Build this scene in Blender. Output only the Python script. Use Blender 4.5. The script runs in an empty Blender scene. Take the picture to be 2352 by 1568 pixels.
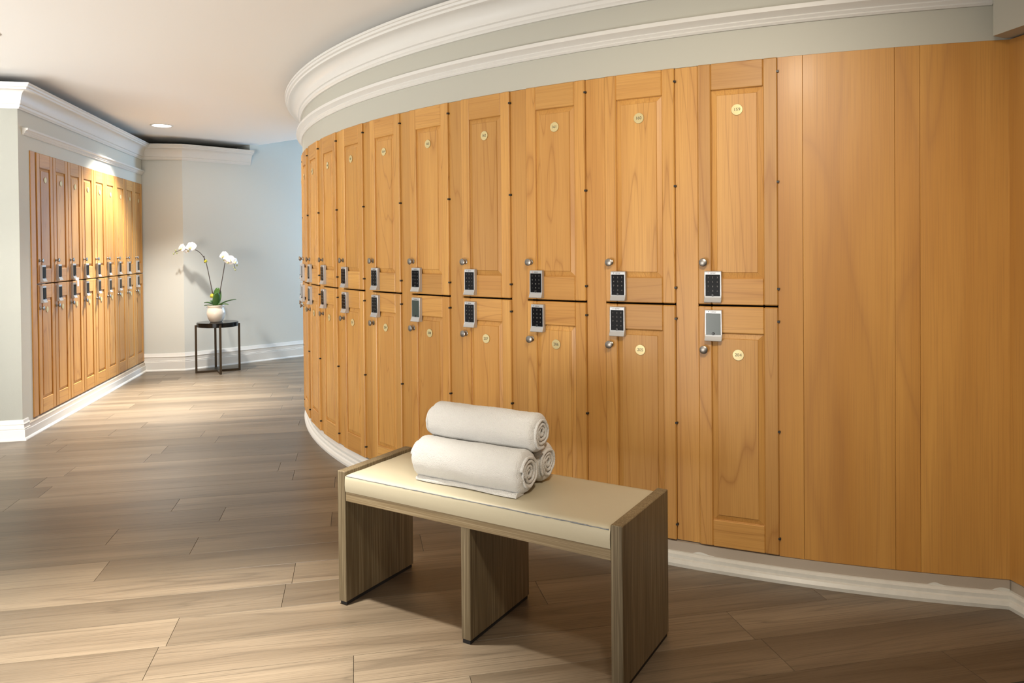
import bpy, bmesh, math, random
from mathutils import Matrix, Vector
from math import sin, cos, pi, radians, sqrt, atan2, hypot
random.seed(7)
S = bpy.context.scene
C = S.collection

# ------------------------------------------------------------------ camera
CAMZ = 1.2
cam_d = bpy.data.cameras.new('camera'); cam = bpy.data.objects.new('camera', cam_d); C.objects.link(cam)
cam_d.sensor_width = 36; cam_d.lens = 1715.87/2352*36; cam_d.shift_y = -(784-591.1)/2352
cam_d.clip_start = .05
cam.matrix_world = Matrix.Translation((0,0,CAMZ)) @ Matrix.Rotation(pi/2-.0119,4,'X') @ Matrix.Rotation(-.0092,4,'Z')
S.camera = cam
# ------------------------------------------------------------------ world + exposure
w = bpy.data.worlds.new('world'); S.world = w; w.use_nodes = True
w.node_tree.nodes['Background'].inputs[0].default_value = (1.0,.97,.92,1)
w.node_tree.nodes['Background'].inputs[1].default_value = .12
vs = S.view_settings
S.display_settings.display_device = 'sRGB'
vs.view_transform = 'Standard'; vs.look = 'None'; vs.gamma = 1; vs.exposure = .04
try: vs.use_curve_mapping = False
except Exception: pass
# ------------------------------------------------------------------ lamps and added fills
def aim(o, tgt):
    o.rotation_euler = (Vector(tgt)-o.location).to_track_quat('-Z','Y').to_euler()
def spot(name, loc, tgt, power, ang, blend=.6, col=(1,.9,.76), size=.05):
    l = bpy.data.lights.new(name,'SPOT'); l.energy = power; l.spot_size = radians(ang); l.spot_blend = blend
    l.color = col; l.shadow_soft_size = size
    o = bpy.data.objects.new(name,l); C.objects.link(o); o.location = loc; aim(o,tgt); return o
def area(name, loc, tgt, power, sx, sy, col, spread=180):
    l = bpy.data.lights.new(name,'AREA'); l.shape = 'RECTANGLE'; l.size = sx; l.size_y = sy; l.energy = power; l.color = col; l.spread = radians(spread)
    o = bpy.data.objects.new(name,l); C.objects.link(o); o.location = loc; aim(o,tgt); return o
spot('downlight_bench', (-.90,2.26,2.29), (-1.20,1.66,0), 840, 76, .9, (1,.95,.86))
spot('downlight_lockers', (-3.10,6.50,2.29), (-3.0,6.3,0), 230, 112, .6, (1,.95,.88))
spot('downlight_beam', (-3.10,6.50,2.29), (-2.80,6.05,0), 950, 56, 1, (1,.96,.88))
spot('downlight_left', (-2.74,3.86,2.30), (-2.95,4.5,0), 95, 70, .9, (1,.95,.87))
spot('downlight_orchid', (-1.75,6.3,2.27), (-3.1,7.6,.8), 75, 80, .7, (1,.96,.9), .04)
spot('downlight_curve', (-1.9,5.2,2.29), (-1.75,5.2,0), 24, 110, .8)
spot('downlight_doors', (.30,.7,2.25), (.75,2.7,.98), 150, 74, .95, (1,.89,.73), .12)
area('window_daylight', (-.9,9.6,1.5), (-2.4,8.1,1.1), 110, 1.2, 1.8, (.40,.66,1))
area('fill_front_wall', (-4.0,.6,1.45), (-3.25,4.7,1.4), 20, 1.4, 1.7, (1,.98,.94), 70)  # added fill that brightens the front wall, no real fitting
area('fill_rear', (-1.6,-1.6,1.4), (.2,3.0,1.2), 20, 2.4, 1.6, (1,.96,.9))  # unseen soft fill added behind the camera
area('fill_ceiling', (-2.6,-.2,.3), (-2.4,4.2,2.33), 100, 3.0, 1.4, (1,.97,.92), 110)  # added low fill to lift the ceiling, no lamp stands here
area('fill_left', (-4.6,2.4,.9), (-2.8,5.2,2.3), 26, 1.8, 1.4, (.98,.99,1), 120)  # invented source out of view on the left, fills the ceiling

# ------------------------------------------------------------------ node helpers
def mat(name):
    m = bpy.data.materials.new(name); m.use_nodes = True
    nt = m.node_tree; b = nt.nodes['Principled BSDF']
    return m, nt, b
def N(nt, typ, **kw):
    n = nt.nodes.new(typ)
    for k, v in kw.items():
        if hasattr(n, k): setattr(n, k, v)
        else: n.inputs[k].default_value = v
    return n
def L(nt, a, b): nt.links.new(a, b)
def math_node(nt, op, a, b=None, c=None):
    n = nt.nodes.new('ShaderNodeMath'); n.operation = op
    for i, v in enumerate((a,b,c)):
        if v is None: continue
        if isinstance(v,(int,float)): n.inputs[i].default_value = v
        else: nt.links.new(v, n.inputs[i])
    return n.outputs[0]
def mixc(nt, f, a, b, mode='MIX'):
    n = nt.nodes.new('ShaderNodeMix'); n.data_type = 'RGBA'; n.blend_type = mode
    for s, v in ((n.inputs[0],f),(n.inputs[6],a),(n.inputs[7],b)):
        if isinstance(v,(int,float)): s.default_value = v
        elif isinstance(v,tuple): s.default_value = (*v,1) if len(v)==3 else v
        else: nt.links.new(v, s)
    return n.outputs[2]
def ramp(nt, f, stops):
    n = nt.nodes.new('ShaderNodeValToRGB'); el = n.color_ramp.elements
    while len(el) < len(stops): el.new(.5)
    for e, (p, c) in zip(el, stops): e.position = p; e.color = (*c,1) if len(c)==3 else c
    nt.links.new(f, n.inputs[0]); return n.outputs[0]
def bump(nt, b, h, strength, dist=.002):
    n = nt.nodes.new('ShaderNodeBump'); n.inputs['Strength'].default_value = strength; n.inputs['Distance'].default_value = dist
    nt.links.new(h, n.inputs['Height']); nt.links.new(n.outputs[0], b.inputs['Normal'])
def objcoord(nt, axis, stretch, offs=True):
    tc = N(nt,'ShaderNodeTexCoord'); oi = N(nt,'ShaderNodeObjectInfo')
    v = tc.outputs['Object']
    if offs:
        cb = N(nt,'ShaderNodeCombineXYZ')
        L(nt, math_node(nt,'MULTIPLY',oi.outputs['Random'],37.0), cb.inputs[0])
        L(nt, math_node(nt,'MULTIPLY',oi.outputs['Random'],91.0), cb.inputs[1])
        L(nt, math_node(nt,'MULTIPLY',oi.outputs['Random'],173.0), cb.inputs[2])
        a = N(nt,'ShaderNodeVectorMath',operation='ADD'); L(nt,v,a.inputs[0]); L(nt,cb.outputs[0],a.inputs[1]); v = a.outputs[0]
    m = N(nt,'ShaderNodeVectorMath',operation='MULTIPLY'); s = [1,1,1]; s['XYZ'.index(axis)] = stretch
    L(nt, v, m.inputs[0]); m.inputs[1].default_value = s
    return m.outputs[0], oi.outputs['Random']
def noise(nt, v, scale, detail=3, dist=0, rough=.5):
    n = N(nt,'ShaderNodeTexNoise'); n.inputs['Scale'].default_value = scale; n.inputs['Detail'].default_value = detail
    n.inputs['Distortion'].default_value = dist; n.inputs['Roughness'].default_value = rough
    L(nt, v, n.inputs['Vector']); return n.outputs['Fac']
def wood(name, axis, light, dark, line, stretch=.075, rings=11, figure=5.5, rough=.35, tone=.5, line_amt=.62, fibre=.35, coat=0.0, bumpk=.05):
    m, nt, b = mat(name)
    v, rnd = objcoord(nt, axis, stretch)
    n1 = noise(nt, v, figure, 2, .5)
    f = math_node(nt,'PINGPONG', math_node(nt,'MULTIPLY', n1, rings*2.0), 1.0)
    ln = math_node(nt,'POWER', f, 11.0)                                   # narrow dark growth lines
    lo = noise(nt, v, 7, 2, .2)
    v2, _ = objcoord(nt, axis, .012)
    fb = noise(nt, v2, 320, 2)
    base = mixc(nt, ramp(nt, lo, [(.3,(0,0,0)),(.7,(1,1,1))]), dark, light)
    base = mixc(nt, math_node(nt,'MULTIPLY', math_node(nt,'SUBTRACT', rnd, .5), tone*2), base, tuple(c*.62 for c in dark))
    base = mixc(nt, math_node(nt,'MULTIPLY', ln, line_amt), base, line)
    base = mixc(nt, math_node(nt,'MULTIPLY', ramp(nt, fb, [(.45,(0,0,0)),(.7,(1,1,1))]), fibre), base, line)
    L(nt, base, b.inputs['Base Color'])
    b.inputs['Roughness'].default_value = rough
    b.inputs['Coat Weight'].default_value = coat; b.inputs['Coat Roughness'].default_value = .18
    bump(nt, b, fb, bumpk, .001)
    return m
def plain(name, col, rough=.5, metal=0, coat=0, nscale=0, nstr=.1, ndist=.002, var=0):
    m, nt, b = mat(name)
    b.inputs['Base Color'].default_value = (*col,1); b.inputs['Roughness'].default_value = rough; b.inputs['Metallic'].default_value = metal
    b.inputs['Coat Weight'].default_value = coat
    tc = N(nt,'ShaderNodeTexCoord')
    n = noise(nt, tc.outputs['Object'], nscale if nscale else 8, 4)
    if var: L(nt, mixc(nt, n, tuple(c*(1-var) for c in col), tuple(min(1,c*(1+var)) for c in col)), b.inputs['Base Color'])
    if nscale: bump(nt, b, n, nstr, ndist)
    return m
M = {}
MAP_L, MAP_D, MAP_N = (.61,.325,.085), (.49,.235,.052), (.31,.125,.022)
M['maple_v'] = wood('maple_vertical','Z',MAP_L,MAP_D,MAP_N,coat=.06,rough=.44)
M['maple_h'] = wood('maple_horizontal','X',MAP_L,MAP_D,MAP_N,coat=.06,rough=.44)
M['maple_panel'] = wood('maple_veneer','Z',(.59,.30,.070),(.46,.21,.042),(.34,.15,.04),stretch=.12,rings=4,figure=2.6,line_amt=.42,tone=.16,coat=.04,rough=.45)
M['dark_gap'] = plain('locker_interior_brown',(.075,.035,.012),.7)
M['oak_floor'] = wood('grey_oak_plank','X',(.240,.186,.126),(.122,.090,.058),(.055,.039,.025),stretch=.055,rings=7,figure=6,rough=.38,tone=.62,line_amt=.45,fibre=.5,bumpk=.12)
M['subfloor'] = plain('subfloor_brown',(.10,.07,.045),.7)
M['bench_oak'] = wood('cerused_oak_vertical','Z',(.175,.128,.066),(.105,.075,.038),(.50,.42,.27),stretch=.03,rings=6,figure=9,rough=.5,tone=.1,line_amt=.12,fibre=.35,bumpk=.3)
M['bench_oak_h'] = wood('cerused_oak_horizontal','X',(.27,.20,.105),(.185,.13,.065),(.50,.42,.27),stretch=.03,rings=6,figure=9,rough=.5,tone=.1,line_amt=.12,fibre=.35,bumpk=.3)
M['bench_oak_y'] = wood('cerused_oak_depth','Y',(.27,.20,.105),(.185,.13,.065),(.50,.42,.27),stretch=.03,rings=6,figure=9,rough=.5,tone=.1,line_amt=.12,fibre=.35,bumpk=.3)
M['leather'] = plain('cream_leather',(.47,.42,.30),.42,nscale=260,nstr=.1,ndist=.0006,var=.03)
M['seam'] = plain('worn_seam_grey',(.20,.21,.22),.8,nscale=120,nstr=.4,var=.5)
M['rubber'] = plain('black_felt',(.015,.013,.012),.8)
M['wall'] = plain('grey_wall_paint',(.60,.60,.53),.75,nscale=140,nstr=.22,ndist=.002)
M['wallpaper'] = plain('woven_wallcover',(.60,.61,.57),.6,nscale=220,nstr=.1,ndist=.001,var=.02)
M['wall_smooth'] = plain('grey_frieze_paint',(.46,.45,.385),.55,nscale=60,nstr=.05)
M['taupe'] = plain('taupe_paint',(.42,.355,.28),.5,nscale=40,nstr=.08,var=.06)
m, nt, b = mat('taupe_ragged_paint'); tc = N(nt,'ShaderNodeTexCoord'); sx = N(nt,'ShaderNodeSeparateXYZ'); L(nt,tc.outputs['Object'],sx.inputs[0])
nz = noise(nt, tc.outputs['Object'], 3.2, 3, 0, .65)
edge = math_node(nt,'GREATER_THAN', math_node(nt,'ADD', math_node(nt,'MULTIPLY', math_node(nt,'SUBTRACT', nz, .56), .16), .052), sx.outputs[2])
L(nt, mixc(nt, edge, (.40,.335,.265), (.62,.605,.55)), b.inputs['Base Color']); b.inputs['Roughness'].default_value = .45; M['ragged'] = m
M['white'] = plain('white_trim_paint',(.68,.665,.625),.35,nscale=30,nstr=.04,var=.02)
M['scuffed'] = plain('scuffed_white_paint',(.62,.605,.55),.3,nscale=45,nstr=.12,var=.08)
M['ceiling'] = plain('ceiling_paint',(.83,.805,.76),.9,nscale=20,nstr=.03)
M['void'] = plain('cove_shade_colour',(.09,.085,.07),.9)  # shade of the cove gap put into the colour
M['nickel'] = plain('brushed_nickel',(.30,.275,.245),.36,1)
M['silver'] = plain('silver_plastic',(.50,.50,.50),.35,.5)
M['glass_black'] = plain('black_keypad_glass',(.008,.008,.009),.22)
M['glass_black'].node_tree.nodes['Principled BSDF'].inputs['Specular IOR Level'].default_value = .07
M['glass_grey'] = plain('blank_grey_screen',(.045,.06,.052),.25)
M['digit'] = plain('grey_print',(.22,.21,.20),.6)
M['black'] = plain('black_plastic',(.012,.012,.012),.3)
M['red'] = plain('red_lens',(.5,.02,.02),.3)
M['brass'] = plain('pale_brass_plate',(.64,.53,.27),.3,.3)
M['ink'] = plain('engraved_black',(.03,.025,.02),.6)
M['hinge'] = plain('black_hinge',(.012,.01,.008),.4)
M['bronze'] = plain('dark_bronze_metal',(.065,.046,.028),.42,.6)
M['lacquer'] = plain('black_lacquer',(.006,.006,.006),.10)
M['lacquer'].node_tree.nodes['Principled BSDF'].inputs['Specular IOR Level'].default_value = .3
M['pot'] = plain('cream_glazed_ceramic',(.76,.69,.60),.15,0,.4)
M['leaf'] = plain('orchid_leaf_green',(.05,.13,.03),.35,nscale=40,nstr=.05,var=.15)
M['stem'] = plain('orchid_stem_brown',(.055,.04,.03),.5)
M['petal'] = plain('orchid_petal_white',(.88,.86,.86),.5,nscale=60,nstr=.05)
M['lip'] = plain('orchid_lip_yellow',(.72,.66,.34),.5)
M['moss_tie'] = plain('yellow_green_tie',(.42,.40,.03),.7,nscale=150,nstr=.6)
M['moss'] = plain('brown_moss',(.17,.13,.06),.9,nscale=150,nstr=1,ndist=.01,var=.5)
M['bud'] = plain('green_bud',(.35,.38,.17),.5)
M['paper'] = plain('white_paper',(.85,.85,.84),.6)
m, nt, b = mat('lamp_diffuser'); b.inputs['Emission Color'].default_value = (1,.97,.92,1); b.inputs['Emission Strength'].default_value = 9; M['lamp'] = m
# terry towel: white with looped relief
m, nt, b = mat('white_terry'); tc = N(nt,'ShaderNodeTexCoord')
vz = N(nt,'ShaderNodeTexVoronoi'); vz.inputs['Scale'].default_value = 430; L(nt,tc.outputs['Object'],vz.inputs['Vector'])
nn = noise(nt, tc.outputs['Object'], 120, 4, 0, .7)
h = math_node(nt,'ADD', math_node(nt,'MULTIPLY',vz.outputs['Distance'],-.6), nn)
bump(nt, b, h, .8, .004)
b.inputs['Base Color'].default_value = (.68,.665,.63,1); b.inputs['Roughness'].default_value = .95
b.inputs['Sheen Weight'].default_value = .4
M['terry'] = m

# ------------------------------------------------------------------ mesh helpers
def mesh_obj(name, me, m=None, parent=None, loc=None, rotz=None):
    o = bpy.data.objects.new(name, me); C.objects.link(o)
    if m is not None and not me.materials: me.materials.append(m)
    if parent is not None: o.parent = parent
    if loc is not None: o.location = loc
    if rotz is not None: o.rotation_euler = (0,0,rotz)
    return o
def to_mesh(name, bm, smooth=False, angle=None):
    bmesh.ops.recalc_face_normals(bm, faces=bm.faces)
    me = bpy.data.meshes.new(name); bm.to_mesh(me); bm.free()
    if smooth:
        for p in me.polygons: p.use_smooth = True
        if angle: me.set_sharp_from_angle(angle=radians(angle))
    return me
def empty(name, loc, rotz=0):
    o = bpy.data.objects.new(name, None); C.objects.link(o); o.location = loc; o.rotation_euler = (0,0,rotz); o.empty_display_size = .1
    return o
def tag(o, label=None, cat=None, group=None, kind=None):
    if label: o['label'] = label
    if cat: o['category'] = cat
    if group: o['group'] = group
    if kind: o['kind'] = kind
    return o
def cbox(bm, x0,x1,y0,y1,z0,z1, c=.002, mtx=None):
    """box with chamfered edges"""
    c = min(c, (x1-x0)*.45, (y1-y0)*.45, (z1-z0)*.45)
    X, Y, Z = (x0,x1),(y0,y1),(z0,z1); vs = {}
    def V(i,j,k,ax):
        p = [X[i]+(c if i==0 else -c), Y[j]+(c if j==0 else -c), Z[k]+(c if k==0 else -c)]
        p[ax] = (X[i],Y[j],Z[k])[ax]
        p = Vector(p)
        if mtx is not None: p = mtx @ p
        return bm.verts.new(p)
    for i in (0,1):
        for j in (0,1):
            for k in (0,1):
                for ax in range(3): vs[i,j,k,ax] = V(i,j,k,ax)
    def F(*k): 
        try: bm.faces.new([vs[q] for q in k])
        except ValueError: pass
    for s in (0,1):
        F((s,0,0,0),(s,1,0,0),(s,1,1,0),(s,0,1,0)); F((0,s,0,1),(1,s,0,1),(1,s,1,1),(0,s,1,1)); F((0,0,s,2),(1,0,s,2),(1,1,s,2),(0,1,s,2))
    for a in (0,1):
        for d in (0,1):
            F((0,a,d,1),(1,a,d,1),(1,a,d,2),(0,a,d,2)); F((a,0,d,0),(a,1,d,0),(a,1,d,2),(a,0,d,2)); F((a,d,0,0),(a,d,1,0),(a,d,1,1),(a,d,0,1))
            for e in (0,1): pass
    for i in (0,1):
        for j in (0,1):
            for k in (0,1): F((i,j,k,0),(i,j,k,1),(i,j,k,2))
    return bm
def box_mesh(name, x0,x1,y0,y1,z0,z1,c=.002):
    bm = bmesh.new(); cbox(bm,x0,x1,y0,y1,z0,z1,c); return to_mesh(name,bm)
def lathe(bm, prof, seg=20, mtx=None):
    """prof: (r,h) along local z"""
    rings = []
    for r, hh in prof:
        if r < 1e-6: rings.append([bm.verts.new((mtx or Matrix()) @ Vector((0,0,hh)))])
        else: rings.append([bm.verts.new((mtx or Matrix()) @ Vector((r*cos(2*pi*i/seg), r*sin(2*pi*i/seg), hh))) for i in range(seg)])
    for a, b2 in zip(rings, rings[1:]):
        for i in range(seg):
            j = (i+1) % seg
            if len(a)==1 and len(b2)==1: continue
            if len(a)==1: bm.faces.new((a[0], b2[i], b2[j]))
            elif len(b2)==1: bm.faces.new((a[i], a[j], b2[0]))
            else: bm.faces.new((a[i], a[j], b2[j], b2[i]))
    for rg, fl in ((rings[0],True),(rings[-1],False)):
        if len(rg) > 1: bm.faces.new(rg)
def tube(bm, pts, rad, seg=8, cap=True, ref=None):
    pts = [Vector(p) for p in pts]; rings = []
    for i, p in enumerate(pts):
        d = (pts[min(i+1,len(pts)-1)] - pts[max(i-1,0)]).normalized()
        u = d.cross(ref or Vector((0,0,1)));  u = u if u.length > .05 else d.cross(Vector((0,1,0)))
        u.normalize(); v = d.cross(u)
        r = rad[i] if isinstance(rad,(list,tuple)) else rad
        rings.append([bm.verts.new(p + u*r*cos(2*pi*k/seg) + v*r*sin(2*pi*k/seg)) for k in range(seg)])
    for a, b2 in zip(rings, rings[1:]):
        for k in range(seg): bm.faces.new((a[k], a[(k+1)%seg], b2[(k+1)%seg], b2[k]))
    if cap: bm.faces.new(rings[0]); bm.faces.new(rings[-1])
def extrude_profile(bm, prof, x0, x1):
    """closed (y,z) profile extruded along x"""
    a = [bm.verts.new((x0,y,z)) for y,z in prof]; b2 = [bm.verts.new((x1,y,z)) for y,z in prof]; n = len(prof)
    for i in range(n): bm.faces.new((a[i],a[(i+1)%n],b2[(i+1)%n],b2[i]))
    bm.faces.new(a); bm.faces.new(b2)
def sweep(path, prof, closed_prof=True, name='m', smooth=None, caps=True):
    """path: list of (x,y, nx,ny) with (already mitre-scaled) outward normals; prof: list of (out, z)"""
    bm = bmesh.new(); rings = []
    for x, y, nx, ny in path: rings.append([bm.verts.new((x+nx*o, y+ny*o, z)) for o, z in prof])
    n = len(prof)
    for a, b2 in zip(rings, rings[1:]):
        for k in range(n if closed_prof else n-1):
            bm.faces.new((a[k], a[(k+1)%n], b2[(k+1)%n], b2[k]))
    if caps and closed_prof: bm.faces.new(rings[0]); bm.faces.new(rings[-1])
    return to_mesh(name, bm, smooth=smooth is not None, angle=smooth)
def mitre(pts, side=1):
    """polyline -> path with mitred normals; normal = right-hand side * side"""
    out = []
    for i, p in enumerate(pts):
        ds = []
        if i > 0: ds.append(Vector((p[0]-pts[i-1][0], p[1]-pts[i-1][1])).normalized())
        if i < len(pts)-1: ds.append(Vector((pts[i+1][0]-p[0], pts[i+1][1]-p[1])).normalized())
        ns = [Vector((d.y,-d.x))*side for d in ds]
        if len(ns)==1: nv = ns[0]
        else:
            nv = (ns[0]+ns[1]).normalized(); nv = nv / max(.2, nv.dot(ns[0]))
        out.append((p[0],p[1],nv.x,nv.y))
    return out
_txt = {}
def text_mesh(s, size, spacing=1.0, line=1.0):
    k = (s,size,spacing,line)
    if k in _txt: return _txt[k]
    cu = bpy.data.curves.new('writing','FONT'); cu.body = s; cu.size = size; cu.align_x = 'CENTER'; cu.align_y = 'CENTER'
    cu.space_character = spacing; cu.space_line = line; cu.extrude = .0002; cu.resolution_u = 3
    o = bpy.data.objects.new('writing', cu); C.objects.link(o)
    dg = bpy.context.evaluated_depsgraph_get(); dg.update()
    me = bpy.data.meshes.new_from_object(o.evaluated_get(dg))
    me.transform(Matrix.Rotation(pi/2,4,'X'))                     # stands upright, reads from -y
    bpy.data.objects.remove(o); bpy.data.curves.remove(cu)
    _txt[k] = me; return me

# ------------------------------------------------------------------ plan of the room
CX, CY, R = 2.4926, 6.546, 4.1703
T0, DT, WA = radians(-111.694), radians(5.055), radians(3.864)
ZT, ZS, ZB = 1.874, .983, .088
CEIL = 2.342
def pol(t, r): return (CX+r*cos(t), CY+r*sin(t))
def arc(t0, t1, n): return [(CX, CY, cos(t0+(t1-t0)*i/n), sin(t0+(t1-t0)*i/n)) for i in range(n+1)]   # profile offsets are radii
LA = radians(101.5); G = Vector((cos(LA),sin(LA))); NL = Vector((G.y,-G.x))
BASEMID = Vector((-3.40785,6.13613))
WL = BASEMID - NL*.02                               # point on the left wall plane
PC = WL - G*1.372                                   # outside corner
PB1 = WL + G*1.385                                  # left wall meets back wall
PB2 = Vector((-3.319,7.546)); DB = Vector((cos(radians(45.4)),sin(radians(45.4))))
PB3 = PB2 + DB*3.6
PF = PC - NL*2.6
TR = radians(-101.76)                               # right corner angle
RC = Vector(pol(TR, R-.012)); DR = Vector((.17,-.985)).normalized(); RE = RC + DR*2.6
NR = Vector((DR.y,-DR.x))                           # points into the room (-x)

# ------------------------------------------------------------------ floor planks
slab = box_mesh('floor', -6.2,2.6,-2.2,11.5,-.12,-.0125,0); floor = mesh_obj('floor', slab, M['subfloor']); tag(floor, kind='structure')
PA = radians(11.8); PE = Vector((cos(PA),sin(PA))); PN = Vector((-sin(PA),cos(PA)))
PW = .18; V0 = 2.79 - .18*12
plank_mesh = {}
def plank(u0, u1, k):
    ln = round(u1-u0, 2)
    if ln not in plank_mesh:
        bm = bmesh.new(); cbox(bm, -ln/2+.0007, ln/2-.0007, -PW/2+.0005, PW/2-.0005, -.012, 0, .0004); plank_mesh[ln] = to_mesh('plank', bm)
    p = PE*((u0+u1)/2) + PN*(V0+PW*(k+.5))
    return mesh_obj('plank', plank_mesh[ln], M['oak_floor'], floor, (p.x,p.y,0), PA)
JOINTS = {}                                          # joints read off the photograph (row -> positions along the row)
def add_joint(u, v): JOINTS.setdefault(int((v-V0)//PW), []).append(u)
for u, v in [(-1.86,3.25),(-1.02,3.43),(-1.70,3.07),(-1.44,2.88),(-.95,3.02),(-1.46,2.70),(-.58,2.51),(-1.5,2.35),(1.20,1.99),(-.02,2.17),
             (-1.55,4.5),(-2.1,4.7),(-1.15,4.86),(-1.9,5.2),(-2.5,5.4),(-1.45,5.6),(-2.75,6.1),(-2.2,6.5),(-1.8,6.85),(-.85,3.79),(-1.62,3.97),(.35,2.35),(.55,2.88)]:
    add_joint(u, v)
nplank = 0
for k in range(6, 46):
    js = sorted(JOINTS.get(k, [])); vmid = V0+PW*(k+.5)
    us = []
    start = js[0] if js else -1.0 + random.uniform(-.9,.9)
    u = start
    while u > -5.2: us.append(u); u -= random.choice((.9,1.2,1.2,1.5))
    us.append(u)
    u = start
    rest = [j for j in js[1:]]
    while u < 3.2:
        if rest and rest[0]-u < 1.65: u = rest.pop(0)
        else: u += random.choice((.9,1.2,1.2,1.5))
        us.append(u)
    us = sorted(set(round(q,2) for q in us))
    for a, b2 in zip(us, us[1:]):
        ends = [PE*q + PN*vmid for q in (a+.05,(a+b2)/2,b2-.05)]
        def hidden(P):
            if hypot(P.x-CX,P.y-CY) < R-.25: return True
            if (P-WL).dot(NL) < -.2 and (P-PC).dot(G) > .15: return True
            if (P-PB2).dot(Vector((DB.y,-DB.x))) < -.25: return True
            if P.x > 2.0: return True
            if abs(P.x)/max(P.y,.1) > .95 and P.x < 0: return True
            return False
        if all(hidden(P) for P in ends): continue
        plank(a, b2, k); nplank += 1

# ------------------------------------------------------------------ walls
def prism(name, poly, z0, z1, m, parent=None):
    bm = bmesh.new(); a = [bm.verts.new((p[0],p[1],z0)) for p in poly]; b2 = [bm.verts.new((p[0],p[1],z1)) for p in poly]; n = len(poly)
    for i in range(n): bm.faces.new((a[i],a[(i+1)%n],b2[(i+1)%n],b2[i]))
    bm.faces.new(a); bm.faces.new(b2)
    return mesh_obj(name, to_mesh(name,bm), m, parent)
def off(p, q, d): n = Vector((q.y-p.y, -(q.x-p.x))).normalized(); return n*d
WTOP = 2.262
# left wall: piers either side of the locker recess, the frieze above it and the sill under it
LS, LEND = -1.212, 1.385                             # locker run along G (from WL)
def lw(s, d): return WL + G*s + NL*d
ZTL, ZSL, ZBL = 1.878, .988, .108
wl = prism('wall_left', [PC, lw(LS,0), lw(LS,-.45), lw(-1.372,-.45)], -.01, WTOP, M['wall']); tag(wl, kind='structure')
prism('frieze', [lw(LS,0), lw(LEND,0), lw(LEND,-.45), lw(LS,-.45)], ZTL+.001, WTOP, M['wall'], wl)
prism('kick_sill', [lw(LS,-.03), lw(LEND,-.03), lw(LEND,-.45), lw(LS,-.45)], -.01, ZBL-.002, M['taupe'], wl)
prism('recess_backing', [lw(LS,-.45), lw(LEND,-.45), lw(LEND,-.5), lw(LS,-.5)], -.01, WTOP, M['dark_gap'], wl)
wf = prism('wall_front', [PF, PC, PC+G*.44-NL*.02, PF+G*.44], -.01, WTOP, M['wall']); tag(wf, kind='structure')
nb1 = off(PB1,PB2,-.4); nb2 = Vector((-DB.y,DB.x))*.4
PB1b = PB1 + nb1; mB = PB2 + (nb1+nb2)*.52
CE = PB2 + DB*.72                                    # crown stops here
wb = prism('wall_back', [PB1-Vector((.1,.0)), PB2, CE, CE+nb2, mB, PB1b-Vector((.1,0))], -.01, WTOP-.03, M['wallpaper']); tag(wb, kind='structure')
prism('wall_face', [CE, PB3, PB3+nb2, CE+nb2], -.01, 3.0, M['wallpaper'], wb)
# boards added behind the crowns to close the cove, coloured dark as its shade
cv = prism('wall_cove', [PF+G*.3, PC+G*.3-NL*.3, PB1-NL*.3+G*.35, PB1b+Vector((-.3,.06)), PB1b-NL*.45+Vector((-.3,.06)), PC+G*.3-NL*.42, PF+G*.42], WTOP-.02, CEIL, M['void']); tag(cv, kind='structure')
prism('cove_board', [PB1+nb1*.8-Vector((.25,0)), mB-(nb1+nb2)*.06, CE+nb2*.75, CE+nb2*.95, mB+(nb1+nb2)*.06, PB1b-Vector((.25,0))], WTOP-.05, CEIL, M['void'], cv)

# right curved wall: kick, recess back and frieze in one swept shell
TL = radians(-228)
prof = [(R-.42,-.01),(R-.022,-.01),(R-.022,ZB-.003),(R-.36,ZB-.003),(R-.36,ZT+.001),(R-.012,ZT+.001),(R-.012,WTOP),(R-.42,WTOP)]
wr = mesh_obj('wall_right', sweep([(CX,CY,cos(t),sin(t)) for t in [TR+.012+(TL-TR-.012)*i/90 for i in range(91)]], prof, name='wall_right', smooth=30), M['wall_smooth']); tag(wr, kind='structure')
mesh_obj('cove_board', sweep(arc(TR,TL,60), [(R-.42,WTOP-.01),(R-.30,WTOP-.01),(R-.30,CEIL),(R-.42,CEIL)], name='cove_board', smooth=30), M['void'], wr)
def strip(name, ta, tb, r0, r1, z0, z1, m, n, ch=.0015):
    """piece of the curved wall between two angles, with eased vertical edges"""
    d = ch/R
    prof_in = [(r0,z0),(r1-ch,z0),(r1,z0+ch),(r1,z1-ch),(r1-ch,z1),(r0,z1)]
    bm = bmesh.new(); rings = []
    for i in range(n+3):
        if i == 0: t, s = ta, ch
        elif i == n+2: t, s = tb, ch
        else: t = ta + (tb-ta)*(i-1)/n; s = 0
        if i == 1: t = ta - d if tb < ta else ta + d
        if i == n+1: t = tb + d if tb < ta else tb - d
        rings.append([bm.verts.new((*pol(t, r-(s if r>r0 else 0)), z)) for r, z in prof_in])
    k = len(prof_in)
    for a, b2 in zip(rings, rings[1:]):
        for j in range(k): bm.faces.new((a[j],a[(j+1)%k],b2[(j+1)%k],b2[j]))
    bm.faces.new(rings[0]); bm.faces.new(rings[-1])
    # object origin at the strip so that the grain runs in its own coordinates
    tm = (ta+tb)/2; px, py = pol(tm, r1); me = to_mesh(name, bm)
    me.transform(Matrix.Rotation(-(tm+pi/2),4,'Z') @ Matrix.Translation((-px,-py,0)))
    return mesh_obj(name, me, m, wr, (px,py,0), tm+pi/2)
NCOL = 12
for i in range(NCOL):                                # filler strip on the left of each door
    ta = T0 - i*DT - WA - .0005; tb = T0 - (i+1)*DT + .0002
    strip('filler_strip', ta, tb, R-.05, R-.012, ZB, ZT, M['maple_v'], 2, .0008)
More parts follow.
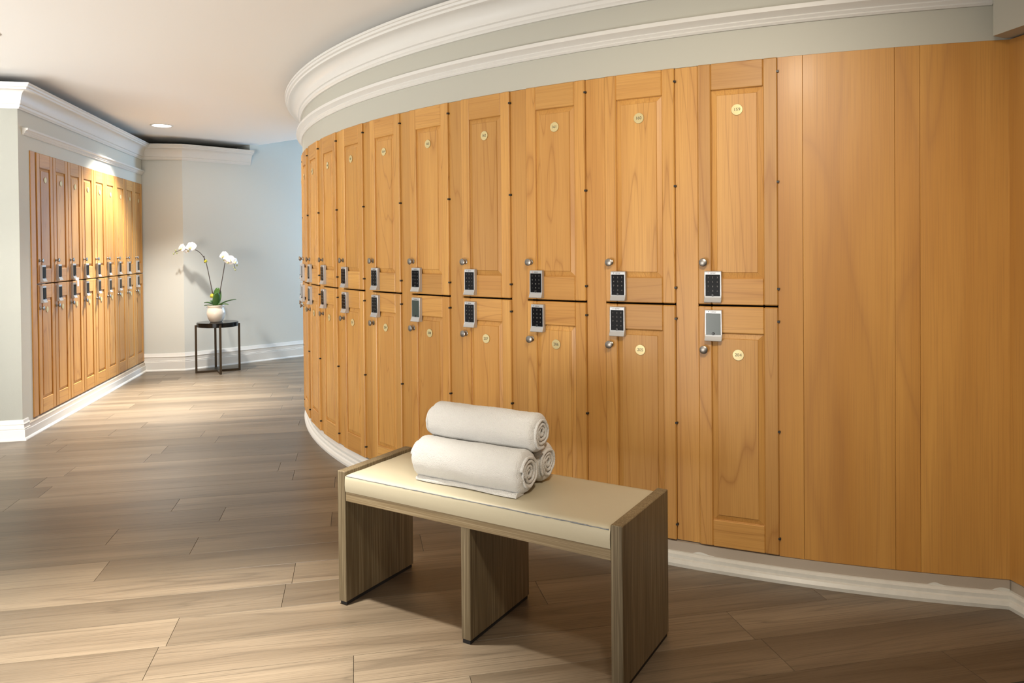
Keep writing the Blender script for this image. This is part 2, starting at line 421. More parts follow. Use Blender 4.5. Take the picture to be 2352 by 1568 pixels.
for a, b2 in zip((-111.69,-110.535,-106.497,-105.432),(-110.545,-106.507,-105.442,-101.55)):
    strip('wood_panel', radians(b2), radians(a), R-.05, R-.008, ZB-.004, ZT, M['maple_panel'], max(2,int((b2-a)*2)), .0008)
# right return wall
def rw(s, d): return RC + DR*s + NR*d
ws = prism('wall_side', [rw(0,-.02), rw(2.6,-.02), rw(2.6,-.3), rw(-.05,-.3)], -.01, WTOP, M['wall_smooth']); tag(ws, kind='structure')
prism('frieze', [rw(.02,.075), rw(2.6,.075), rw(2.6,-.02), rw(-.01,-.02)], ZT+.004, WTOP, M['wall_smooth'], ws)
for k, (s0, s1) in enumerate(((.001,.62),(.622,1.24),(1.242,1.9),(1.902,2.6))):
    o = mesh_obj('wood_panel', box_mesh('wood_panel', 0, s1-s0, 0, .018, 0, ZT-ZB+.004, .0012), M['maple_panel'], ws)
    p = rw(s0,0); o.location = (p.x,p.y,ZB-.004); o.rotation_euler = (0,0,atan2(DR.y,DR.x)); o.location += Vector((-NR.x*.018,-NR.y*.018,0)) if False else Vector((0,0,0))
# ceiling
A1 = PB2 + DB*.80; B1 = Vector((-2.215,7.70)); C1 = B1 + Vector((.62,.785))*3.6
outl = [(-6.2,-2.2),(2.6,-2.2),(2.6,9.5),(C1.x+.6,C1.y-.6),(C1.x,C1.y),(B1.x,B1.y),(A1.x,A1.y),(A1.x-.35,A1.y+.35),(-6.2,8.55)]
ceil = prism('ceiling', outl, CEIL, CEIL+.1, M['ceiling']); tag(ceil, kind='structure')
prism('upper_ceiling', [(-3.5,7.3),(1.5,7.0),(1.5,11.2),(-3.5,11.2)], 3.0, 3.06, M['ceiling'], ceil)
NBk = Vector((DB.y,-DB.x))
prism('light_well_side', [B1+Vector((.01,.0)), C1, C1+Vector((.08,-.06)), B1+Vector((.09,-.06))], CEIL+.1, 3.0, M['wallpaper'], ceil)
prism('light_well_end', [A1-DB*.02, B1, B1-DB*.08, A1-DB*.10], CEIL+.1, 3.0, M['wallpaper'], ceil)

# ------------------------------------------------------------------ crowns, rails and baseboards
def crown_profile(z0, z1, proj):
    h = z1-z0; P = [(0,z0),(.012,z0),(.016,z0+.008),(.020,z0+.012),(.022,z0+.026),(.030,z0+.030)]
    for i in range(9):                               # cove
        a = i/8*pi/2; P.append((.030+(proj-.028-.030)*(1-cos(a)), z0+.030+(h-.030-.040)*sin(a)))
    P += [(proj-.022,z1-.038),(proj-.020,z1-.028),(proj-.010,z1-.024),(proj-.006,z1-.014),(proj,z1-.012),(proj,z1),(0,z1)]
    return P
def rail_profile(z0, z1, proj):
    h = z1-z0
    return [(0,z0),(.008,z0),(.014,z0+h*.12),(.012,z0+h*.2),(.020,z0+h*.36),(.018,z0+h*.44),(proj-.01,z0+h*.62),(proj,z0+h*.72),(proj,z1),(0,z1)]
t1 = mesh_obj('trim_1', sweep(mitre([PF,PC,PB1,PB2,CE]), crown_profile(2.122,2.272,.108), name='crown', smooth=25), M['white']); tag(t1, kind='structure')
t2 = mesh_obj('trim_2', sweep(mitre([lw(-1.31,0),lw(1.375,0)]), rail_profile(1.968,2.012,.034), name='rail', smooth=25), M['white']); tag(t2, kind='structure')
ARC = [(CX,CY,cos(t),sin(t)) for t in [radians(-99.5)+(TL-radians(-99.5))*i/110 for i in range(111)]]
def ring(p): return [(R-.012+o,z) for o,z in p]
t3 = mesh_obj('trim_3', sweep(ARC, ring(crown_profile(2.145,2.286,.118)), name='crown', smooth=25), M['white']); tag(t3, kind='structure')
ARC2 = [(CX,CY,cos(t),sin(t)) for t in [TR-.012+(TL-TR)*i/110 for i in range(111)]]
t4 = mesh_obj('trim_4', sweep(ARC2, ring(rail_profile(1.99,2.046,.042)), name='rail', smooth=25), M['white']); tag(t4, kind='structure')
def base_profile(h, t=.02, shoe=True):
    P = [(0,0)]
    if shoe: P += [(t+.012,0),(t+.012,.006),(t+.008,.014),(t+.001,.018)]
    else: P += [(t,0)]
    b0 = h*.55
    P += [(t,b0-.006),(t-.003,b0-.002),(t-.001,b0+.004),(t-.006,b0+.008),(t-.007,h*.78),(t-.003,h*.80),(t-.010,h*.86),(t-.013,h*.97),(t-.016,h),(0,h)]
    return P
bl = mesh_obj('baseboard_left', sweep(mitre([PF,PC,lw(-1.30,0)]), base_profile(.13), name='baseboard', smooth=25), M['white']); tag(bl, kind='structure')
low = [(-.03,0),(.032,0),(.032,.006),(.028,.014),(.021,.018),(.020,.062),(.017,.067),(-.03,.070)]
mesh_obj('locker_base', sweep(mitre([lw(-1.30,0),lw(1.385,0)]), low, name='locker_base', smooth=25), M['white'], bl)
cap = [(-.03,.066),(.018,.067),(.014,.074),(.012,.090),(.005,.095),(-.022,.110),(-.03,.110)]
mesh_obj('base_cap', sweep(mitre([lw(-1.30,0),lw(1.385,0)]), cap, name='base_cap', smooth=25), M['taupe'], bl)
bb = mesh_obj('baseboard_back', sweep(mitre([PB1+ (PB1-PB2).normalized()*(-.0),PB2,PB3]), base_profile(.178,.022), name='baseboard', smooth=25), M['white']); tag(bb, kind='structure')
# curved base: white shoe moulding, taupe kick on the near part, white kick further round
shoe = [(R-.02,0),(R+.028,0),(R+.029,.012),(R+.022,.024),(R+.014,.028),(R+.013,.040),(R+.004,.047),(R-.02,.049)]
TK = T0-4.4*DT
def arcs(a, b2, n): return [(CX,CY,cos(a+(b2-a)*i/n),sin(a+(b2-a)*i/n)) for i in range(n+1)]
def taper(a, b2, n):
    out = []
    for x, y, nx, ny in arcs(a, b2, n):
        t = a+(b2-a)*len(out)/n; k = 1-.0085*min(1,max(0,(a-t)/radians(34))); out.append((x,y,nx*k,ny*k))
    return out
br = mesh_obj('baseboard_right', sweep(arcs(TR+.004,TK,60), shoe, name='baseboard', smooth=25), M['scuffed']); tag(br, kind='structure')
kick = [(R-.02,.047),(R-.004,.047),(R-.006,ZB-.006),(R-.02,ZB-.004)]
mesh_obj('kick_strip', sweep(arcs(TR,TK,60), kick, name='kick_strip', smooth=25), M['ragged'], br)
mesh_obj('base_moulding', sweep(taper(TK,TL,80), shoe[:-1]+[(R+.006,.050),(R+.008,.062),(R+.001,.070),(R-.004,ZB-.006),(R-.02,ZB-.004)], name='base_moulding', smooth=25), M['white'], br)
sp = [(o,z) for o,z in [(-.02,0),(.03,0),(.031,.012),(.024,.024),(.016,.028),(.015,.040),(.006,.047),(-.02,.049)]]
bs = mesh_obj('baseboard_side', sweep(mitre([rw(-.03,0),rw(2.6,0)],1), sp, name='baseboard', smooth=25), M['scuffed']); tag(bs, kind='structure')
mesh_obj('kick_strip', sweep(mitre([rw(0,0),rw(2.6,0)],1), [(-.02,.047),(-.004,.047),(-.004,ZB-.005),(-.02,ZB-.005)], name='kick_strip'), M['taupe'], bs)
# left end post of the left lockers
post = mesh_obj('end_post', box_mesh('end_post', 0,.074,-.002,.04,0,ZTL-ZBL,.002), M['maple_panel'], wl); p = lw(LS+.002,.004); post.location = (p.x,p.y,ZBL); post.rotation_euler = (0,0,LA)

# ------------------------------------------------------------------ lockers
STW, RLH, TH = .049, .098, .020
_door = {}
def door_meshes(wd, h):
    k = (round(wd,4), round(h,4))
    if k in _door: return _door[k]
    # raised and fielded panel: rings from the groove to the field
    bm = bmesh.new(); rings = []
    for ins, y in ((-.008,.009),(.0,.009),(.001,.0095),(.020,.0042),(.0215,.0012)):
        x0, x1, z0, z1 = STW+ins, wd-STW-ins, RLH+ins, h-RLH-ins
        rings.append([bm.verts.new(p) for p in ((x0,y,z0),(x1,y,z0),(x1,y,z1),(x0,y,z1))])
    for a, b2 in zip(rings, rings[1:]):
        for i in range(4): bm.faces.new((a[i],a[(i+1)%4],b2[(i+1)%4],b2[i]))
    bm.faces.new(rings[-1])
    back = [bm.verts.new((v.co.x,.016,v.co.z)) for v in rings[0]]
    for i in range(4): bm.faces.new((rings[0][i],rings[0][(i+1)%4],back[(i+1)%4],back[i]))
    bm.faces.new(back)
    panel = to_mesh('door', bm)
    st = box_mesh('stile', 0, STW, 0, TH, 0, h, .0035); st.transform(Matrix.Identity(4))
    rl = box_mesh('rail', 0, wd-2*STW, .0003, TH, 0, RLH, .0028)
    body = box_mesh('body', .004, wd-.004, TH+.003, .30, .003, h-.003, .002)
    _door[k] = (panel, st, rl, body); return _door[k]
bm = bmesh.new(); KM = Matrix.Rotation(pi/2,4,'X')
lathe(bm, [(0,0),(.0115,0),(.0115,.002),(.008,.004),(.0055,.010),(.0065,.015),(.0135,.019),(.0152,.022),(.0148,.0245),(.012,.0262),(0,.027)], 20, KM)
knob_me = to_mesh('knob', bm, True, 35)
bm = bmesh.new(); extrude_profile(bm, [(0,-.0575),(-.0235,-.0575),(-.0255,-.0555),(-.0215,-.0490),(-.0165,-.0400),(-.0155,-.0330),(-.0155,.0540),(-.0140,.0570),(0,.0570)], -.0305,.0305)
bmesh.ops.bevel(bm, geom=[e for e in bm.edges if abs(e.verts[0].co.x-e.verts[1].co.x)<1e-6 and e.verts[0].co.y<-.01], offset=.0012, segments=1, affect='EDGES')
lock_me = to_mesh('keypad_lock', bm)
scr_me = box_mesh('keypad_screen', -.0262,.0262,-.0172,-.0150,-.0345,.0445,.0008)
scr_grey = scr_me.copy()
bm = bmesh.new(); lathe(bm, [(0,.0168),(.0052,.0168),(.0052,.0195),(.004,.0205),(0,.0208)], 14, KM); btn_me = to_mesh('thumb_button', bm, True, 35); btn_me.transform(Matrix.Translation((0,0,-.030)))
bm = bmesh.new(); lathe(bm, [(0,.0150),(.0017,.0150),(.0017,.0159),(0,.0160)], 8, KM); led_me = to_mesh('indicator', bm); led_me.transform(Matrix.Translation((-.0165,0,.0505)))
led_red = led_me.copy(); led_red.materials.append(M['red'])
logo_me = text_mesh('ojmar', .0085, 1.05).copy(); logo_me.transform(Matrix.Translation((.0005,-.0157,.0505)))
dig = bpy.data.meshes.new('keypad_digits'); bm = bmesh.new()
for r_, row in enumerate(('123','456','789','-0o')):
    for c_, ch in enumerate(row):
        t = text_mesh(ch, .0085).copy(); t.transform(Matrix.Translation(((c_-1)*.0165,-.0174,.034-r_*.0165))); bm.from_mesh(t); bpy.data.meshes.remove(t)
bm.to_mesh(dig); bm.free()
bm = bmesh.new(); lathe(bm, [(0,0),(.0198,0),(.0202,.0008),(.0195,.0016),(0,.0018)], 28, KM); plate_me = to_mesh('number_plate', bm, True, 35)
hinge_me = box_mesh('hinge', -.0045,.005,-.0015,.012,-.0038,.0038,.0006)
def ch(name, me, m, parent, loc):
    o = bpy.data.objects.new(name, me); C.objects.link(o)
    if not me.materials: me.materials.append(m)
    o.parent = parent; o.location = loc; return o
lk_rng = random.Random(3)
def locker(loc, rotz, wd, h, upper, number, detail, label, group, hinges=True, red=False, blank=False):
    """origin: lower left corner of the door face; local -y looks into the room"""
    t = empty('locker', loc, rotz); tag(t, label, 'locker', group)
    panel, st, rl, body = door_meshes(wd, h)
    ch('body', body, M['dark_gap'], t, (0,0,0))
    d = ch('door', panel, M['maple_v'], t, (0,0,0))
    for x in (0, wd-STW): ch('stile', st, M['maple_v'], d, (x,0,0))
    for z in (0, h-RLH): ch('rail', rl, M['maple_h'], d, (STW,0,z))
    jx = lk_rng.uniform(-.0035,.0035); jz = lk_rng.uniform(-.003,.003)
    zk, zl, zp = (.156,.066,h-.176) if upper else (h-.160,h-.070,h-.176)
    ch('knob', knob_me, M['nickel'], t, (.022+jx*.5,0,zk))
    lk = ch('keypad_lock', lock_me, M['silver'], t, (.057+jx,0,zl+jz))
    ch('keypad_screen', scr_grey if blank else scr_me, M['glass_grey'] if blank else M['glass_black'], lk, (0,0,0))
    if detail:
        if not blank: ch('keypad_digits', dig, M['digit'], lk, (0,0,0))
        ch('logo', logo_me, M['ink'], lk, (0,0,0))
        ch('indicator', led_red if red else led_me, M['black'], lk, (0,0,0))
    ch('thumb_button', btn_me, M['black'], lk, (0,0,0))
    pl = ch('number_plate', plate_me, M['brass'], t, (wd/2+.002,-.0009,zp))
    if number:
        ch('number', text_mesh(str(number), .0165, 1.0), M['ink'], pl, (0,-.0019,0))
    if hinges:
        for z in (.06, h/2, h-.05): ch('hinge', hinge_me, M['hinge'], t, (wd+.0005,.0015,z))
    return t
WD = 2*R*sin(WA/2)
LBL = {}
GAP = .0035
for i in range(NCOL):
    tc_ = T0 - i*DT - WA/2; rz = tc_+pi/2; rc_ = R*cos(WA/2)
    lx = rz
    base = Vector(pol(tc_, rc_)) - Vector((cos(rz),sin(rz)))*WD/2
    far = i >= 8
    for up in (True, False):
        num = (159 if up else 204) + i
        z0, h = (ZS+GAP, ZT-ZS-GAP) if up else (ZB, ZS-ZB-GAP)
        row = 'upper' if up else 'lower'
        nth = ('first','second','third','fourth','fifth','sixth','seventh','eighth')[min(i,7)]
        if i == 0 and not up: lb = 'maple lower locker numbered 204 with blank grey-green keypad screen, beside plain wood panels'
        elif i == 0: lb = 'maple upper locker numbered 159 with red light on its keypad, beside plain wood panels'
        elif i <= 7: lb = f'{nth} {row} maple locker from the plain wood panels, its round plate reading {num}'
        elif i == 8: lb = f'foreshortened {row} locker on the curve, fourth from the far left edge of curved wall'
        elif i == 9: lb = f'{row} locker turned almost edge-on, third from the far end of the visible curve'
        elif i == 10: lb = f'{row} locker seen as a sliver, second from the far end of the visible curve'
        else: lb = f'farthest {row} locker on the curved wall, only knob and keypad peeking past the curve'
        locker((base.x,base.y,z0), rz, WD, h, up, num, i < 8, lb, f'{row} lockers on the curved wall', True, up and i in (0,2), not up and i in (0,4))
# left bank: nine columns
LP = 2.49/9; L0 = -1.115
names = ['nearest','second','third','fourth','fifth','sixth','seventh','eighth','ninth and farthest']
for i in range(9):
    for up in (True, False):
        p = lw(L0+i*LP+.002,.006)
        z0, h = (ZSL+GAP, ZTL-ZSL-GAP) if up else (ZBL, ZSL-ZBL-GAP)
        row = 'upper' if up else 'lower'
        lb = f'{names[i]} {row} maple locker from the corner in the left wall bank'
        if i == 2: lb = f'third {row} maple locker in the left wall bank, white paper tag beside its keypad'
        locker((p.x,p.y,z0), LA, LP-.005, h, up, None, False, lb, f'{row} lockers on the left wall', False)

# ------------------------------------------------------------------ white paper tag between two keypads
bm = bmesh.new(); cbox(bm, -.016,.016,-.0012,0,-.032,.035,.0004); cbox(bm, -.050,-.014,-.0012,0,.014,.035,.0004)
p = lw(L0+2*LP+.088,0.034); tg = mesh_obj('paper_tag', to_mesh('paper_tag',bm), M['paper'], None, (p.x,p.y,ZSL-.012), LA)
tag(tg, 'white L-shaped paper tag hanging from a keypad of the third left-wall locker', 'paper tag')

# ------------------------------------------------------------------ bench
BX, BY, BA = -.5988, 2.5238, radians(-31.19); BL, BD, BH = 1.036, .362, .4536
bench = empty('bench', (BX,BY,0), BA); tag(bench, 'grey-brown oak bench with cream leather cushion standing in front of the curved lockers', 'bench')
LT = .034
for nm, x0, x1, zt in (('end_panel',0,LT,BH),('end_panel',BL-LT,BL,BH),('center_panel',.505,.505+LT,.360)):
    o = mesh_obj(nm, box_mesh(nm, x0,x1, 0 if nm=='end_panel' else .004, BD-.002, .012, zt, .0018), M['bench_oak'], bench)
    mesh_obj('foot_pad', box_mesh('foot_pad', x0+.003,x1-.003, .006, BD-.008, 0, .0125, .001), M['rubber'], o)
mesh_obj('seat_frame', box_mesh('seat_frame', LT,BL-LT, .003,BD-.004, .354,.387, .0015), M['bench_oak_h'], bench)
# cushion: soft box, slightly crowned
bm = bmesh.new(); x0,x1,y0,y1,z0,z1 = LT+.001,BL-LT-.001,.001,BD-.003,.387,.446
nx, ny = 48, 20; top = []
def cush(u, v):
    ex = min(u,1-u)*(x1-x0); ey = min(v,1-v)*(y1-y0); e = min(ex,ey)
    z = z1 - .0075*math.exp(-e/.006)
    z += .004*min(1,e/.14)
    z += .0005*sin(31*u+17*v)*math.exp(-ex/.1)
    return z
for j in range(ny+1):
    rowv = []
    for i in range(nx+1):
        u = .5-.5*cos(pi*i/nx); v = .5-.5*cos(pi*j/ny)
        rowv.append(bm.verts.new((x0+(x1-x0)*u, y0+(y1-y0)*v, cush(u,v))))
    top.append(rowv)
for j in range(ny):
    for i in range(nx): bm.faces.new((top[j][i],top[j][i+1],top[j+1][i+1],top[j+1][i]))
rim = [top[0][i] for i in range(nx+1)]+[top[j][nx] for j in range(1,ny+1)]+[top[ny][i] for i in range(nx-1,-1,-1)]+[top[j][0] for j in range(ny-1,0,-1)]
prev = rim; cxm, cym = (x0+x1)/2, (y0+y1)/2
for fz, bul in ((.80,.0022),(.45,.003),(.2,.002),(0,0)):
    cur = []
    for v in rim:
        dx = 0; dy = 0
        if abs(v.co.y-y0)<1e-5: dy = -bul
        if abs(v.co.y-y1)<1e-5: dy = bul
        cur.append(bm.verts.new((v.co.x+dx, v.co.y+dy, z0+(v.co.z-z0)*fz)))
    n_ = len(rim)
    for k in range(n_): bm.faces.new((prev[k],prev[(k+1)%n_],cur[(k+1)%n_],cur[k]))
    prev = cur
bm.faces.new(prev)
cu = mesh_obj('cushion', to_mesh('cushion',bm,True,50), M['leather'], bench)
bm = bmesh.new(); rs = random.Random(5)
pts = [(x0+.004+(x1-x0-.008)*i/60, y0+.0005, cush((.004+(x1-x0-.008)*i/60)/(x1-x0),0)+.0005+rs.uniform(-.0006,.0006)) for i in range(61)]
tube(bm, pts, [.0012+rs.uniform(0,.0012)*(i/60) for i in range(61)], 6)
sm = mesh_obj('seam', to_mesh('seam',bm,True), M['seam'], cu); tag(sm, 'frayed grey-blue seam along front edge of the cushion')
# ------------------------------------------------------------------ rolled towels
def towel(loc, length, rad, label, seed, flat=.0, tail=None):
    rg = random.Random(seed); t = empty('rolled_towel', loc, BA)
    tag(t, label, 'towel', 'rolled white towels on the bench')
    from mathutils import noise as mn
    nseg, nl = 72, 60; bm = bmesh.new(); rings = []
    off_ = Vector((seed*3.1,seed*1.7,0))
    for i in range(nl+1):
        x = length*i/nl; e = min(i,nl-i)/nl*length
        rr = rad - .020*max(0,1-e/.022)**2.2
        rg_ = []
        for k in range(nseg):
            a = 2*pi*k/nseg
            d = mn.noise(Vector((x*14,cos(a)*1.3,sin(a)*1.3))+off_)*.0028 + mn.noise(Vector((x*190,cos(a)*13,sin(a)*13))+off_)*.0013
            r_ = rr + d
            zz = r_*sin(a); yy = r_*cos(a)*(1.03 - .01*sin(a))
            if zz < -rad+flat: zz = -rad+flat + (zz+rad-flat)*.15
            rg_.append(bm.verts.new((x+mn.noise(Vector((3,cos(a)*2,sin(a)*2))+off_)*.004, yy, zz)))
        rings.append(rg_)
    for a, b2 in zip(rings, rings[1:]):
        for k in range(nseg): bm.faces.new((a[k],a[(k+1)%nseg],b2[(k+1)%nseg],b2[k]))
    # ends: dished disc that the spiral edge sits in
    for rgx, sx, xe in ((rings[0],1,0),(rings[-1],-1,length)):
        prev = rgx
        for f, dp in ((.86,.001),(.6,.005),(.3,.007)):
            cur = [bm.verts.new((v.co.x+sx*dp, v.co.y*f, v.co.z*f)) for v in rgx]
            for k in range(nseg): bm.faces.new((prev[k],prev[(k+1)%nseg],cur[(k+1)%nseg],cur[k]))
            prev = cur
        bm.faces.new(prev)
    mesh_obj('roll', to_mesh('roll',bm,True,70), M['terry'], t)
    # spiral edges of the cloth on both ends: folded double layers
    for xe, sx in ((0,-1),(length,1)):
        bm = bmesh.new(); turns = 3.3; np_ = 130; pts = []; rds = []
        for i in range(np_+1):
            f = i/np_; a = seed + turns*2*pi*f; r_ = .006 + (rad-.022)*f
            r_ += mn.noise(Vector((cos(a)*1.2,sin(a)*1.2,f*3))+off_)*.005
            zz = r_*sin(a)
            pts.append((xe+sx*(.001-.005*(1-f)) + mn.noise(Vector((f*30,seed,1)))*.002, r_*cos(a), zz))
            rds.append(.0052+mn.noise(Vector((f*60,seed,7)))*.0016)
        tube(bm, pts, rds, 7, True, Vector((1,0,0)))
        mesh_obj('spiral_edge', to_mesh('spiral_edge',bm,True), M['terry'], t)
    if tail:                                          # loose end of the towel lying flat under the roll
        bm = bmesh.new(); n1, n2 = 40, 8; g1 = []
        for s_ in (1,0):
            gr = []
            for i in range(n1+1):
                u = i/n1; x = .018 + (length-.032)*u
                rw_ = []
                for j in range(n2+1):
                    v = j/n2; y = -rad*.15 - tail*v - .004*sin(u*9)*v
                    z = -rad + .0135*s_*(1-.55*v**6) + .0008*sin(u*40+v*7)*s_ + .0005
                    rw_.append(bm.verts.new((x,y,z)))
                gr.append(rw_)
            g1.append(gr)
        for gr in g1:
            for i in range(n1):
                for j in range(n2): bm.faces.new((gr[i][j],gr[i+1][j],gr[i+1][j+1],gr[i][j+1]))
        for i in range(n1):
            for j in (0,n2): bm.faces.new((g1[0][i][j],g1[0][i+1][j],g1[1][i+1][j],g1[1][i][j]))
        for j in range(n2):
            for i in (0,n1): bm.faces.new((g1[0][i][j],g1[0][i][j+1],g1[1][i][j+1],g1[1][i][j]))
        mesh_obj('loose_end', to_mesh('loose_end',bm,True,50), M['terry'], t)
    return t
BE = Vector((cos(BA),sin(BA))); BN = Vector((-sin(BA),cos(BA)))
def bpt(x, y, z): q = Vector((BX,BY)) + BE*x + BN*y; return (q.x,q.y,z)
ZC = .4505
towel(bpt(.268,.118,ZC+.0655), .415, .066, 'front bottom rolled white towel on the cushion, with its loose end showing', 1, .006, .044)
towel(bpt(.275,.252,ZC+.0625), .40, .063, 'back bottom rolled white towel on the bench, mostly hidden behind the front one', 2, .006)
towel(bpt(.275,.187,ZC+.1725), .415, .0615, 'top rolled white towel resting across the two bottom towels', 3, .0)

# ------------------------------------------------------------------ side table
TX, TY = -2.945, 7.45
tb = empty('side_table', (TX,TY,0), radians(28)); tag(tb, 'small round black-topped side table with bronze cross base under the orchid', 'table')
bm = bmesh.new(); lathe(bm, [(0,.452),(.190,.452),(.196,.456),(.196,.493),(.192,.497),(0,.497)], 48); mesh_obj('table_top', to_mesh('table_top',bm,True,30), M['lacquer'], tb)
for k in range(4):
    a = k*pi/2 + pi; mx = Matrix.Rotation(a,4,'Z')
    bm = bmesh.new(); cbox(bm, .192,.212,-.010,.010,0,.470,.001, mx); lg = mesh_obj('leg', to_mesh('leg',bm), M['bronze'], tb)
    bm = bmesh.new(); cbox(bm, .170,.212,-.0098,.0098,.462,.474,.001, mx); mesh_obj('leg_tab', to_mesh('leg_tab',bm), M['bronze'], lg)
bm = bmesh.new(); cbox(bm,-.192,.192,-.010,.010,0,.0195,.001); cbox(bm,-.010,.010,-.192,.192,.0005,.019,.001)
mesh_obj('cross_base', to_mesh('cross_base',bm), M['bronze'], tb)

# ------------------------------------------------------------------ potted orchid
OX, OY, OZ = -2.955, 7.44, .4975
oc = empty('potted_orchid', (OX,OY,OZ)); tag(oc, 'white orchid with two arching stems in a cream ceramic pot on the side table', 'potted plant')
bm = bmesh.new(); lathe(bm, [(0,0),(.052,0),(.058,.004),(.076,.035),(.087,.075),(.088,.100),(.080,.128),(.075,.140),(.078,.152),(.084,.163),(.082,.167),(.076,.163),(.070,.150),(.068,.145),(0,.143)], 40)
mesh_obj('pot', to_mesh('pot',bm,True,60), M['pot'], oc)
bm = bmesh.new(); rg = random.Random(11)
for i in range(170):
    a = rg.uniform(0,2*pi); r_ = sqrt(rg.random())*.072; p = Vector((r_*cos(a),r_*sin(a),.146+rg.uniform(0,.018)*(1-r_/.09)))
    q = p + Vector((rg.uniform(-.02,.02),rg.uniform(-.02,.02),rg.uniform(.0,.014)))
    tube(bm, [p,(p+q)/2+Vector((0,0,.005)),q], .0018, 4)
mo = mesh_obj('moss', to_mesh('moss',bm), M['moss'], oc); mo['kind'] = 'stuff'
def leaf(az, ln, wid, rise, droop, tw=0):
    bm = bmesh.new(); n1, n2 = 14, 4; rows = []
    d = Vector((cos(az),sin(az),0)); s = Vector((-sin(az),cos(az),0))
    for i in range(n1+1):
        f = i/n1; c = d*(ln*f*(1-.12*f)) + Vector((0,0,.150 + rise*f - droop*f*f))
        wv = wid*(sin(pi*min(1,.12+.80*f))**.75)*(1 if f<.98 else .35); rows.append([])
        for j in range(n2+1):
            v = (j/n2-.5)*2; up = abs(v)*wv*.35
            sd = s*cos(tw)+Vector((0,0,1))*sin(tw)
            rows[-1].append(bm.verts.new(c + sd*(v*wv) + Vector((0,0,up))))
    for a, b2 in zip(rows, rows[1:]):
        for j in range(n2): bm.faces.new((a[j],a[j+1],b2[j+1],b2[j]))
    me = to_mesh('leaf', bm, True); o = mesh_obj('leaf', me, M['leaf'], oc)
    md = o.modifiers.new('thickness','SOLIDIFY'); md.thickness = .003
for a in [(radians(-12),.255,.020,.135,.06),(radians(-28),.20,.018,.085,.06),(radians(80),.05,.046,.185,.0,.15),(radians(-60),.05,.036,.16,.02,.3),(radians(188),.13,.030,.10,.06),(radians(205),.125,.020,.045,.03),(radians(170),.07,.028,.10,.04)]: leaf(*a)
def P(px, py, d=0):
    """a stem point given as offset from the pot axis, metres right and up"""
    return Vector(((px-494)*.00435, d, (742-py)*.00432))
def smooth_path(pts, n=10):
    out = []
    for i in range(len(pts)-1):
        p0 = pts[max(i-1,0)]; p1 = pts[i]; p2 = pts[i+1]; p3 = pts[min(i+2,len(pts)-1)]
        for k in range(n):
            t = k/n; out.append(.5*((2*p1)+(p2-p0)*t+(2*p0-5*p1+4*p2-p3)*t*t+(-p0+3*p1-3*p2+p3)*t**3))
    out.append(pts[-1]); return out
s1 = smooth_path([P(491,704),P(486,672),P(480,640),P(473,606),P(468,592,-.01),P(458,579,-.03),P(445,574,-.05),P(430,574,-.06),P(415,578,-.06),P(405,584,-.06)])
s2 = smooth_path([P(497,704,.02),P(502,672,.02),P(509,636,.02),P(516,602,.01),P(520,592,.0),P(530,595,-.02),P(537,604,-.03),P(541,616,-.03),P(542,622,-.03)])
for s_ in (s1, s2):
    bm = bmesh.new(); n_ = len(s_); tube(bm, s_, [.0050-.003*i/n_ for i in range(n_)], 7); mesh_obj('stem', to_mesh('stem',bm,True), M['stem'], oc)
bm = bmesh.new(); tube(bm, [P(470,606,-.006),P(469,590,-.006)], .004, 6); mesh_obj('stake', to_mesh('stake',bm), M['stem'], oc)
def tie(c, r_):
    bm = bmesh.new(); bmesh.ops.create_icosphere(bm, subdivisions=2, radius=r_)
    rr = random.Random(int(c.x*9999))
    for v in bm.verts: v.co *= rr.uniform(.75,1.25); v.co += c
    mesh_obj('moss_tie', to_mesh('moss_tie',bm), M['moss_tie'], oc)
tie(P(473,602,-.008),.016); tie(P(517,600,.005),.017); tie(P(488,682,-.03),.020)
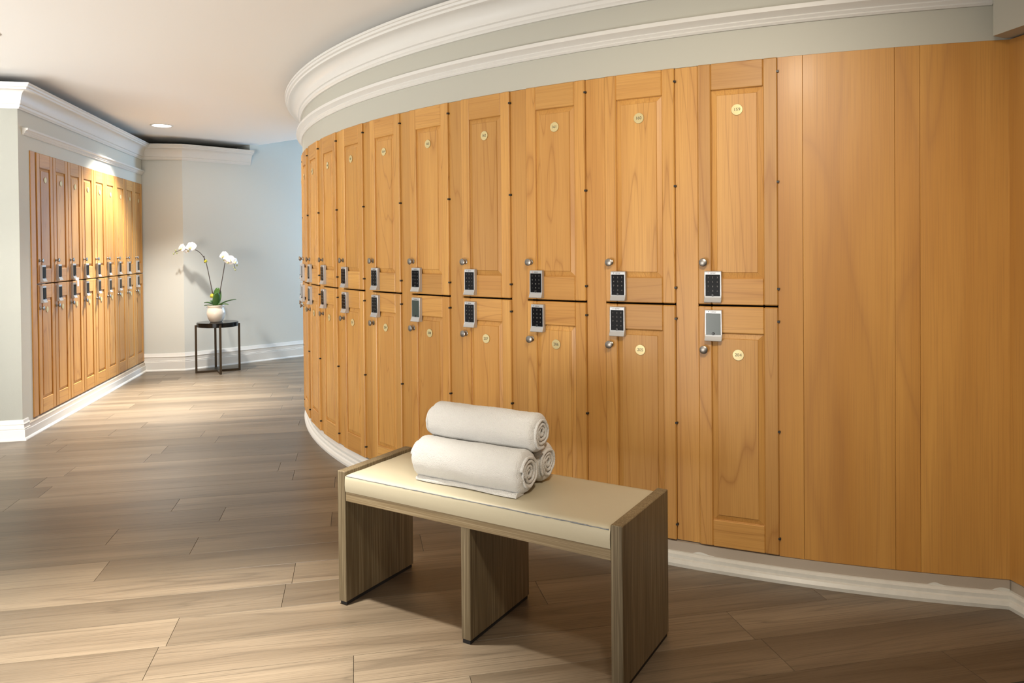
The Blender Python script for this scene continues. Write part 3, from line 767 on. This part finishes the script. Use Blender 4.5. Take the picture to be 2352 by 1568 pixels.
def flower(c, face, size, roll=0, pink=False):
    f = Vector(face).normalized(); up = Vector((0,0,1)); r_ = f.cross(up).normalized(); u = r_.cross(f).normalized()
    B = Matrix((r_,u,f)).transposed().to_4x4(); B.translation = c; B = B @ Matrix.Rotation(roll,4,'Z')
    core = bmesh.new(); bmesh.ops.create_icosphere(core, subdivisions=2, radius=size*.13)
    for v in core.verts: v.co = B @ (Vector((v.co.x,v.co.y*1.3-size*.12,v.co.z*1.5+size*.08)))
    fl = mesh_obj('flower', to_mesh('flower',core,True), M['lip'], oc)
    for ang, ln, wd_ in ((90,.50,.22),(210,.48,.2),(330,.48,.2),(20,.54,.36),(160,.54,.36)):
        bm = bmesh.new(); a = radians(ang); d = Vector((cos(a),sin(a),0)); s = Vector((-sin(a),cos(a),0)); rows = []
        for i in range(7):
            q = i/6; wv = wd_*size*sin(pi*min(1,.1+.87*q))**.6; row = []
            for j in range(5):
                v = (j/4-.5)*2; row.append(bm.verts.new(B @ (d*(ln*size*(.06+.94*q)) + s*(v*wv) + Vector((0,0,size*(.05*sin(q*3)-.10*q*q+.05*v*v))))))
            rows.append(row)
        for x_, y_ in zip(rows, rows[1:]):
            for j in range(4): bm.faces.new((x_[j],x_[j+1],y_[j+1],y_[j]))
        mesh_obj('petal', to_mesh('petal',bm,True), M['petal'], fl)
flower(P(446,569,-.075),(-.2,-1,.25),.105,.1); flower(P(426,571,-.08),(-.5,-1,.1),.085,.3); flower(P(436,576,-.045),(.5,-.8,.1),.075,-.3)
flower(P(517,590,-.04),(-.35,-1,.3),.095,.2); flower(P(533,598,-.05),(.6,-.7,.3),.085,-.1); flower(P(526,603,-.02),(.1,-.8,-.3),.08,.5); flower(P(542,603,-.045),(.9,-.4,.2),.08,.2)
def bud(c, r_):
    bm = bmesh.new(); bmesh.ops.create_icosphere(bm, subdivisions=2, radius=r_)
    for v in bm.verts: v.co.z *= 1.35; v.co += c
    mesh_obj('bud', to_mesh('bud',bm,True), M['bud'], oc)
for q in ((410,577,-.06,.009),(405,584,-.06,.0075),(412,583,-.055,.007),(542,622,-.03,.008),(539,617,-.03,.006),(546,612,-.03,.008)): bud(P(*q[:3]),q[3])

# ------------------------------------------------------------------ recessed ceiling light
def ceiling_light(x, y, label):
    cl = empty('ceiling_light', (x,y,CEIL)); tag(cl, label, 'ceiling light', 'recessed ceiling downlights')
    bm = bmesh.new(); rings = []
    for r_, z in ((.098,-.0005),(.098,-.004),(.080,-.005),(.080,-.0008)):
        rings.append([bm.verts.new((r_*cos(2*pi*k/40),r_*sin(2*pi*k/40),z)) for k in range(40)])
    for a, b2 in zip(rings, rings[1:]):
        for k in range(40): bm.faces.new((a[k],a[(k+1)%40],b2[(k+1)%40],b2[k]))
    mesh_obj('trim_ring', to_mesh('trim_ring',bm,True,30), M['white'], cl)
    bm = bmesh.new(); lathe(bm, [(0,-.0045),(.060,-.004),(.080,-.0025),(.080,-.0006),(0,-.0006)], 40); mesh_obj('lens', to_mesh('lens',bm,True,30), M['lamp'], cl)
ceiling_light(-3.155, 6.765, 'round recessed downlight glowing in the ceiling above the left lockers')
ceiling_light(-2.742, 3.86, 'recessed downlight cut by the left edge of the photo, nearer than the other one')
print('planks', nplank)
